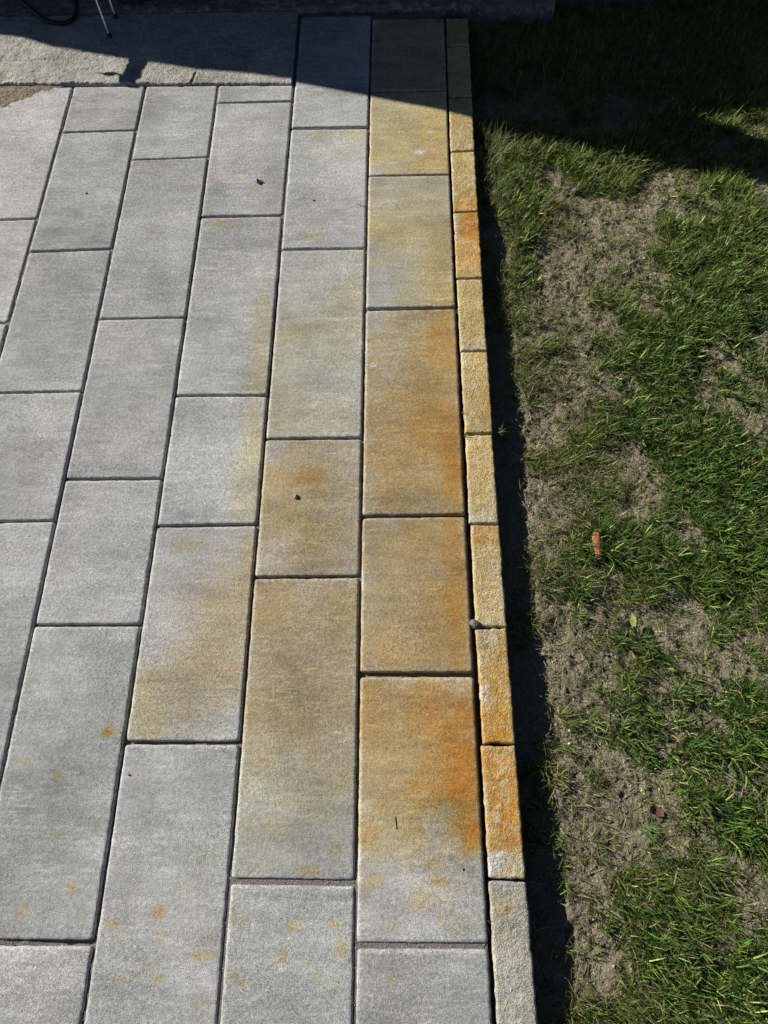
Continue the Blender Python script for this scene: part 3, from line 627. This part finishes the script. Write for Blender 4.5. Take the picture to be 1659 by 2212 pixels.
tuft_obj('thin dry stem at the corner of the lowest grey kerb block', 1050, 1990, -.004, 4, .035, .001, .0009, G3, 13, {'az0': -.5, 'inc': (1.2, 1.5)})
tuft_obj('pale grass tuft by the kerb beside the deepest orange block', 1058, 455, LZ, 18, .07, .01, .0015, G2, 14, {'az0': .6, 'inc': (.3, 1.)})

# crumbs of soil and grit
def crumbs(name, n, xr, yr, zf, size, cols, seed, accept=None, **props):
    R = np.random.default_rng(seed); x = R.uniform(*xr, n); y = R.uniform(*yr, n)
    if accept is not None: k = accept(x, y, R); x, y = x[k], y[k]; n = len(x)
    s = size[0] * (size[1] / size[0]) ** (R.random(n) ** 2.2)
    oc = np.array([(1, 0, 0), (0, 1, 0), (-1, 0, 0), (0, -1, 0), (0, 0, 1)], float)
    V = oc[None] * s[:, None, None] * R.uniform(.55, 1.3, (n, 5, 3)); a = R.uniform(0, 6.28, n); ca, sa = np.cos(a)[:, None], np.sin(a)[:, None]
    X = V[:, :, 0] * ca - V[:, :, 1] * sa; Y = V[:, :, 0] * sa + V[:, :, 1] * ca; V[:, :, 2] += R.uniform(-.2, .1, n)[:, None] * s[:, None]
    V = np.stack([X + x[:, None], Y + y[:, None], V[:, :, 2] + zf(x, y)[:, None]], -1)
    F = np.array([(0, 1, 4), (1, 2, 4), (2, 3, 4), (3, 0, 4)]); F = (F[None] + (np.arange(n) * 5)[:, None, None]).reshape(-1, 3)
    me = mesh_np(name, V.reshape(-1, 3), F, M['crumb'], True); ci = R.integers(0, len(cols), n); c = np.array(cols)[ci] * R.uniform(.7, 1.2, (n, 1))
    vcol(me, 'tint', np.repeat(np.concatenate([c, np.ones((n, 1))], 1), 5, 0)); return link(name, me, **props)
SC = [(.28, .235, .165), (.21, .17, .115), (.38, .325, .235), (.15, .12, .08), (.30, .255, .185), (.50, .46, .37)]
crumbs('soil_crumbs', 110000, (.35 * W, 1.42), (-1.9 * W, 11.5 * W), lambda x, y: soil_z(x, y), (.0008, .0042), SC, 5, lambda x, y, R: R.random(len(x)) < .25 + .75 * field(x, y, BARE), kind='stuff', category='soil crumbs', label='crumbs of dry soil and grit among the grass')
def in_joint(x, y, R):
    X, Y = x / W, y / W; ok = np.zeros(len(x), bool)
    for (col, js) in J.items():
        a, b = SIDES[col]
        for j in js:
            if j[2] >= .05: ok |= (X > LX(a, 0) - .02) & (X < LX(b, 0) + .02) & (np.abs(Y - (j[0] + j[1]) / 2) < j[2] / 2 - .004)
    for kx in 'BCDEF':
        for xx in (LX(kx, 4),): ok |= (np.abs(X - xx) < .017) & (R.random(len(x)) < .5)
    return ok
crumbs('joint_grit', 260000, (-6 * W, .0), (-2 * W, 9.2 * W), lambda x, y: bed_z(x, y), (.0008, .0022), [(.30, .27, .22), (.22, .19, .15), (.42, .39, .34), (.16, .14, .12)], 6, in_joint, kind='stuff', category='grit', label='sand and grit lying in the joints between slabs')

def on_slab(x, y, R):
    return fbm(x * 6, y * 6, 97, 3) + R.normal(0, .2, len(x)) > .12
crumbs('patio_crumbs', 900, (-6 * W, -.02), (-1.2 * W, 9.1 * W), lambda x, y: 0 * x + .0006, (.0004, .0013), [(.05, .04, .03), (.10, .08, .06), (.30, .27, .22), (.02, .02, .02)], 12, on_slab, kind='stuff', category='crumbs', label='tiny dark and pale crumbs scattered over the slabs')

# loose sand over the corner of the far left slab
def sand_z(x, y):
    a, b = at(150, 190), at(0, 236); n = np.array([b.y - a.y, -(b.x - a.x)]); n = n / np.hypot(*n)
    d = -((x - a.x) * n[0] + (y - a.y) * n[1]) if n[1] > 0 else ((x - a.x) * n[0] + (y - a.y) * n[1])
    d = (y - a.y) * abs(n[1]) + 0 * d - (x - a.x) * (b.y - a.y) / (b.x - a.x) * abs(n[1])
    e = d + fbm(x * 30, y * 30, 91, 4, .6) * .035
    return -.006 + np.clip(e / .02, -1, 1) * .006 + np.clip(e, 0, .06) * .05 + fbm(x * 90, y * 90, 93, 3, .6) * .003
link('sand_heap', sheet('sand_heap', -7 * W, -4.85 * W, 8.3 * W, 9.19 * W, .004, sand_z, M['loose_sand']), kind='stuff', category='sand', label='loose tan sand spread over the far left slab')

crumbs('sand_grains', 9000, (-7 * W, -4.7 * W), (8.35 * W, 9.19 * W), lambda x, y: np.maximum(sand_z(x, y), 0) + .0003, (.0007, .0024), [(.42, .34, .22), (.30, .235, .145), (.52, .44, .31), (.20, .155, .10)], 15,
       lambda x, y, R: sand_z(x, y) + R.exponential(.0035, len(x)) > .003, kind='stuff', category='sand grains', label='loose grains of tan sand at the edge of the sand patch')

# ------------------------------------------------------------------ small things
def rock_me(name, rx, ry, rz, mat, seed, flat=.35, seg=14):
    V = []; F = []; T = []; R = np.random.default_rng(seed)
    for i in range(seg // 2 + 1):
        th = math.pi * i / (seg // 2)
        for k in range(seg):
            ph = 2 * math.pi * k / seg; n = 1 + .16 * math.sin(ph * 2 + seed) * math.sin(th) + .08 * math.sin(3 * ph + th * 4 + seed * 2) + .05 * math.cos(5 * ph + seed)
            V.append((math.sin(th) * math.cos(ph) * rx * n, math.sin(th) * math.sin(ph) * ry * n, (math.cos(th) * n + flat) * rz))
    for i in range(seg // 2):
        for k in range(seg): F.append((i * seg + k, (i + 1) * seg + k, (i + 1) * seg + (k + 1) % seg, i * seg + (k + 1) % seg))
    return mesh_np(name, V, np.array(F), mat, True)
def rock(name, cat, label, px, py, z, rx, ry, rz, mat, seed, group=None):
    p = at(px, py, z)
    if z <= LZ: p.z = float(soil_z(np.array([p.x]), np.array([p.y]))[0])
    o = link(name, rock_me(name, rx, ry, rz, mat, seed), None, p, label=label, category=cat)
    if group: o['group'] = group
    return o
rock('pebble', 'pebble', 'round grey pebble wedged in the gap beside the kerb', 1025, 1349, -.003, .0115, .0112, .0095, M['pebble'], 3)
rock('pebble', 'pebble', 'small brown pebble lying on the tan slab', 639, 1073, .0005, .0058, .0055, .005, M['brownpebble'], 5)
rock('pebble', 'pebble', 'tiny dark pebble on the pale slab below the house shadow', 678, 433, .0005, .003, .0025, .002, M['black'], 6)
rock('pebble', 'pebble', 'tiny dark pebble on the narrow grey slab at upper left', 187, 418, .0003, .0036, .003, .0028, M['pebble'], 7)
rock('pebble', 'pebble', 'tiny dark pebble on the long grey slab at lower left', 279, 1674, .0003, .0018, .002, .0014, M['black'], 8)
rock('pebble', 'pebble', 'tiny dark speck beside the stained edge of the lowest stained slab', 1001, 1878, .0003, .002, .0024, .0016, M['black'], 12)
rock('stone', 'stone', 'dark round stone half sunk in bare soil at the top of the lawn', 1243, 412, LZ, .011, .010, .010, M['pebble'], 9)
rock('stone', 'stone', 'small whitish stone near the dark stone in the upper lawn', 1300, 401, LZ, .005, .0045, .004, M['palestone'], 10)
rock('stone', 'stone', 'whitish stone by the kerb side strands in the lower lawn', 1650 - 20, 1836, LZ, .0045, .004, .004, M['palestone'], 11)
rock('stone', 'stone', 'pale little stone beside the dark bark bit', 1613 - 380, 1606, LZ, .0045, .004, .0035, M['palestone'], 13)
rock('stone', 'stone', 'pale stone at the edge of the lush grass, left of it', 1652 - 420, 2078 - 500, LZ, .004, .004, .0035, M['palestone'], 14)

def plate(name, outline, thick, mat, curl=0.0, axis=0):
    """flat outline (metres) given thickness and a curl"""
    n = len(outline); V = []; cz = lambda q: curl * (q[axis] ** 2) * 60
    rings = 3; c = (sum(q[0] for q in outline) / n, sum(q[1] for q in outline) / n)
    for zz in (thick, 0):
        for r in range(rings + 1):
            s = 1 - r / rings
            for q in outline:
                u = (c[0] + (q[0] - c[0]) * s, c[1] + (q[1] - c[1]) * s); V.append((u[0], u[1], zz + cz(u)))
    F = []; L = (rings + 1) * n
    for side in (0, 1):
        for r in range(rings):
            for k in range(n):
                a, b = side * L + r * n + k, side * L + r * n + (k + 1) % n; f = (a, b, b + n, a + n); F.append(f if side == 0 else f[::-1])
    for k in range(n): F.append((k, L + k, L + (k + 1) % n, (k + 1) % n))
    return mesh_np(name, V, np.array(F), mat, False)
p = at(561, 394); link('leaf_flake', plate('leaf_flake', [(-.010, .012), (.002, .006), (.0105, .0015), (.004, -.003), (.002, -.0105), (-.0075, -.006)], .002, M['black'], .5), None, p + Vector((0, 0, .0012)), label='small black flake with jagged corners on a grey slab', category='debris')
def on_lawn(px, py, dz=.004):
    p = at(px, py, LZ); p.z = float(soil_z(np.array([p.x]), np.array([p.y]))[0]) + dz; return p
sh = link('shard', plate('shard', [(-.006, .025), (.004, .024), (.008, .005), (.0085, -.02), (.004, -.027), (-.004, -.024), (-.0085, 0), (-.0095, .016)], .005, M['terracotta'], -.9), None, on_lawn(1284, 1183, .012), label='orange brown terracotta shard lying in the grass', category='shard')
sh.rotation_euler = (.1, -.15, -.05); sh.location.z += .008; sh.scale = (1.15, 1.15, 1.15)
dl = link('dead_leaf', plate('dead_leaf', [(-.016, .008), (-.006, .012), (.006, .008), (.015, .003), (.018, -.006), (.006, -.010), (-.009, -.007), (-.017, .0)], .0012, M['deadleaf'], .25), None, on_lawn(1416, 1752, .007), label='dark brown dead leaf on the lower lawn', category='leaf')
dl.rotation_euler = (.2, .25, -.2)
pl = link('green_leaf', plate('green_leaf', [(.004, .02), (.012, .008), (.010, -.010), (-.004, -.014), (-.022, -.010), (-.034, -.014), (-.022, -.002), (-.006, .004)], .0012, M['paleleaf'], .8), None, on_lawn(1360, 1345, .018), label='pale yellow green leaf standing out in mid lawn', category='leaf')
pl.rotation_euler = (.35, -.2, 0)
bk = link('bark_piece', plate('bark_piece', [(-.014, .010), (.004, .013), (.014, .002), (.010, -.010), (-.006, -.012), (-.016, -.002)], .004, M['deadleaf'], -.4), None, on_lawn(1600 / 1, 2090, .006), label='dark bark fragment under the grass at lower right', category='bark')
w1 = [on_lawn(1460, 1893, .004), on_lawn(1478, 1866, .012), on_lawn(1500, 1852, .016), on_lawn(1540, 1835, .014), on_lawn(1572, 1821, .006)]
link('twig', tube_me('twig', catmull(w1, 6), [.0012] * 24 + [.0005], M['twig'], 6), label='dark curved twig across the bare soil in the lower lawn', category='twig')
w2 = [at(854, 1764, .0008), at(855, 1778, .0011), at(857, 1791, .0008)]
link('twig', tube_me('twig', catmull(w2, 4), .0007, M['twig'], 6), label='short dark needle standing out on the grey end of the stained slab', category='twig')
w3 = [at(772, 441, .0009), at(780, 444, .0012), at(787, 445, .0009)]
link('twig', tube_me('twig', catmull(w3, 4), .0006, M['twig'], 6), label='tiny curved stem at the right edge of a pale slab in the second column', category='twig')
w4 = [at(704, 1120 * .855 - 26, .0012), at(712, 933, .003), at(720, 936, .0012)]

# hose behind the slabs
hz = .016
hp = [at(-60, -70, hz), at(20, -34, hz), at(44, 2, hz), at(66, 24, hz), at(96, 42, hz), at(125, 50, hz), at(150, 46, hz), at(163, 33, hz), at(168, 14, hz), at(160, -14, hz), at(170, -40, hz), at(205, -30, hz),
      at(235, -8, hz), at(262, 6, hz), at(290, 11, hz), at(318, 6, hz), at(345, -12, hz), at(370, -60, hz)]
hp = [Vector((q.x, q.y, .016 if q.y < 10.68 * W else .030)) for q in hp]
hose = thing('garden_hose', 'black rubber garden hose looped on the shaded concrete at upper left', 'hose', hp[5])
hm = tube_me('hose', [q - hp[5] for q in catmull(hp, 12)], .0075, M['hose'], 12)
link('tube', hm, hose)
# plant stand: only its thin metal legs reach into the picture
f1, f2 = at(237, 79, .010), at(250, 37, .010)
st = thing('plant_stand', 'low metal plant stand on thin legs with black rubber feet', 'stand', (f1.x, f1.y, 0))
legs = [(f1.x, f1.y, .008), (f2.x, f2.y, .016 if f2.y > 10.68 * W else .008), (f1.x - .03, f1.y + .34, .016), (f2.x - .02, f2.y + .34, .016)]
for (lx, ly, lz) in legs:
    lx -= f1.x; ly -= f1.y
    lg = link('leg', tube_me('leg', [(lx, ly, lz + .002), (lx - .001, ly + .001, .12), (lx - .003, ly + .002, .205)], .0034, M['steel'], 10), st)
    link('rubber_foot', tube_me('rubber_foot', [(lx, ly, lz), (lx, ly, lz + .003), (lx, ly, lz + .014)], [.009, .010, .0055], M['rubber'], 12), lg)
cx = sum(l[0] for l in legs) / 4 - f1.x; cy = sum(l[1] for l in legs) / 4 - f1.y
link('tray', rock_me('tray', .10, .07, .006, M['steel'], 0), st, (cx, cy + .03, .205))

# ------------------------------------------------------------------ what shades the far end: a board fence behind the step, added out of view, shaped from the shadow edge
D = 4.0 * W                                       # the fence stands this far (towards +y) behind its shadow edge
u = -D / sd.y; cast_h = u * -sd.z
def back(p, dist_y):                              # slide a shadow point up the sun ray
    k = -dist_y / sd.y; return p - sd * k
edge = [at(*q) for q in ((0, 82), (43, 85), (123, 103), (127, 110), (277, 134), (428, 156), (553, 167), (636, 178), (800, 209), (966, 241), (1020, 253))]
lz2 = LZ + .012
edge += [at(1110, 305, lz2), at(1300, 333, lz2), at(1480, 358, lz2), at(1659, 385, lz2)]
A0, A1 = edge[5], edge[9]; dr = (A1 - A0).normalized(); nrm = Vector((-dr.y, dr.x, 0))
base0 = back(A0, D); base0.z = 0
def to_caster(p):
    """where the ray that ends in p crosses the fence plane -> (along, height)"""
    k = (p - base0).dot(nrm) / sd.dot(nrm); q = p - sd * k; return ((q - base0).dot(dr), q.z)
prof = [to_caster(p) for p in edge]
prof = [(prof[0][0] - 2.2, prof[0][1] + .02)] + prof
e = prof[-1]; prof.append((e[0] + .35, e[1]))
g0, g1, g2, g3 = [to_caster(at(*q, lz2)) for q in ((1440, 238), (1440, 300), (1659, 262), (1659, 304))]
def caster_panel(name, lo, hi, th, mat, parent):
    """lo, hi: lists of (s, z); a board of thickness th in the fence plane"""
    V = []; n = len(lo)
    for off in (0, th):
        for (s, z) in lo + hi:
            q = base0 + dr * s + nrm * off; V.append((q.x, q.y, z))
    F = []
    for i in range(n - 1):
        F.append((i, i + 1, n + i + 1, n + i)); F.append(tuple(2 * n + x for x in (i, n + i, n + i + 1, i + 1)))
        F.append((i, 2 * n + i, 2 * n + i + 1, i + 1)); F.append((n + i, n + i + 1, 3 * n + i + 1, 3 * n + i))
    F.append((0, n, 3 * n, 2 * n)); F.append((n - 1, 3 * n - 1, 4 * n - 1, 2 * n - 1))
    return link(name, mesh_np(name, V, np.array(F), mat), parent)
caster = link('unseen_shade_caster', None, None, (0, 0, 0), label='unseen added fence behind the step that shades the far end', category='caster')
sg = g0[0]
import bisect
def top_at(s):
    xs = [q[0] for q in prof]; i = max(1, min(len(prof) - 1, bisect.bisect(xs, s))); a, b = prof[i - 1], prof[i]
    return a[1] + (b[1] - a[1]) * (s - a[0]) / (b[0] - a[0])
ss = sorted(set([q[0] for q in prof if q[0] < sg] + [sg]))
for a, b in zip(ss[:-1], ss[1:]):
    caster_panel('board', [(a, .0), (b, .0)], [(a, top_at(a)), (b, top_at(b))], .02, M['board'], caster)
send = prof[-1][0]
caster_panel('board', [(sg, .0), (send, .0)], [(sg, g0[1]), (send, g0[1])], .02, M['board'], caster)
caster_panel('rail', [(sg, g1[1]), (send, (g3[1] + g1[1]) / 2)], [(sg, top_at(sg)), (send, top_at(send))], .02, M['board'], caster)
caster_panel('board', [(send, 0), (send + .3, 0)], [(send, top_at(send)), (send + .3, top_at(send))], .02, M['board'], caster)

q = base0 + dr * (send + .3); ex0, ey0 = q.x, q.y  # further unseen boards added to keep the far lawn shaded
for i in range(24):
    xa = ex0 + i * .1 - .06
    me = mesh_np('board', [(xa, ey0 + .04, -.1), (xa + .099, ey0 + .04, -.1), (xa + .099, ey0 + .06, -.1), (xa, ey0 + .06, -.1), (xa, ey0 + .04, .68), (xa + .099, ey0 + .04, .68), (xa + .099, ey0 + .06, .68), (xa, ey0 + .06, .68)],
                 np.array([(0, 3, 2, 1), (4, 5, 6, 7), (0, 1, 5, 4), (1, 2, 6, 5), (2, 3, 7, 6), (3, 0, 4, 7)]), M['board']); link('board', me, caster)
me = mesh_np('rail', [(ex0, ey0 + .062, .5), (ex0 + 2.4, ey0 + .062, .5), (ex0 + 2.4, ey0 + .1, .5), (ex0, ey0 + .1, .5), (ex0, ey0 + .062, .6), (ex0 + 2.4, ey0 + .062, .6), (ex0 + 2.4, ey0 + .1, .6), (ex0, ey0 + .1, .6)],
             np.array([(0, 3, 2, 1), (4, 5, 6, 7), (0, 1, 5, 4), (1, 2, 6, 5), (2, 3, 7, 6), (3, 0, 4, 7)]), M['board']); link('rail', me, caster)

# unseen prop added left of the frame: plates cut to throw the small shadow
def cast_plate(name, px_outline, y_back, th, mat, parent):
    pts = [back(at(*q, .008), y_back) for q in px_outline]; n = len(pts)
    V = [tuple(p) for p in pts] + [tuple(p + Vector((-.5, .86, 0)) * th) for p in pts]
    me = bpy.data.meshes.new(name); F = [tuple(range(n)), tuple(range(2 * n - 1, n - 1, -1))] + [(k, n + k, n + (k + 1) % n, (k + 1) % n) for k in range(n)]
    me.from_pydata(V, [], F); me.update(); me.materials.append(mat); return link(name, me, parent)
q1 = lambda x, y: (184.3 + x / 7.714, 92.2 + y / 7.714)
prop = link('unseen_shadow_prop', None, None, (0, 0, 0), label='unseen plates added left of the hose to cast the small shadow', category='shadow plates')
yb = 1.36 * W
cast_plate('shadow_plate', [q1(730, 250), (q1(1050, 290)), q1(1035, 370), q1(940, 500), q1(935, 590), q1(845, 625), q1(840, 700), q1(650, 690), q1(560, 660), q1(568, 545), q1(625, 540), q1(720, 340)], yb, .004, M['zinc'], prop)
cast_plate('shadow_hook', [q1(200, 505), q1(330, 500), q1(460, 490), q1(520, 505), q1(610, 545), q1(500, 535), q1(470, 555), q1(330, 550), q1(280, 520)], yb, .003, M['zinc'], prop)
bc = back(at(300, 100, .0), yb); bx, by = bc.x, bc.y
link('prop_body', tube_me('prop_body', [(bx, by, .008), (bx, by, .06), (bx, by, .12), (bx, by, .125)], [.07, .068, .066, .03], M['zinc'], 28), prop)
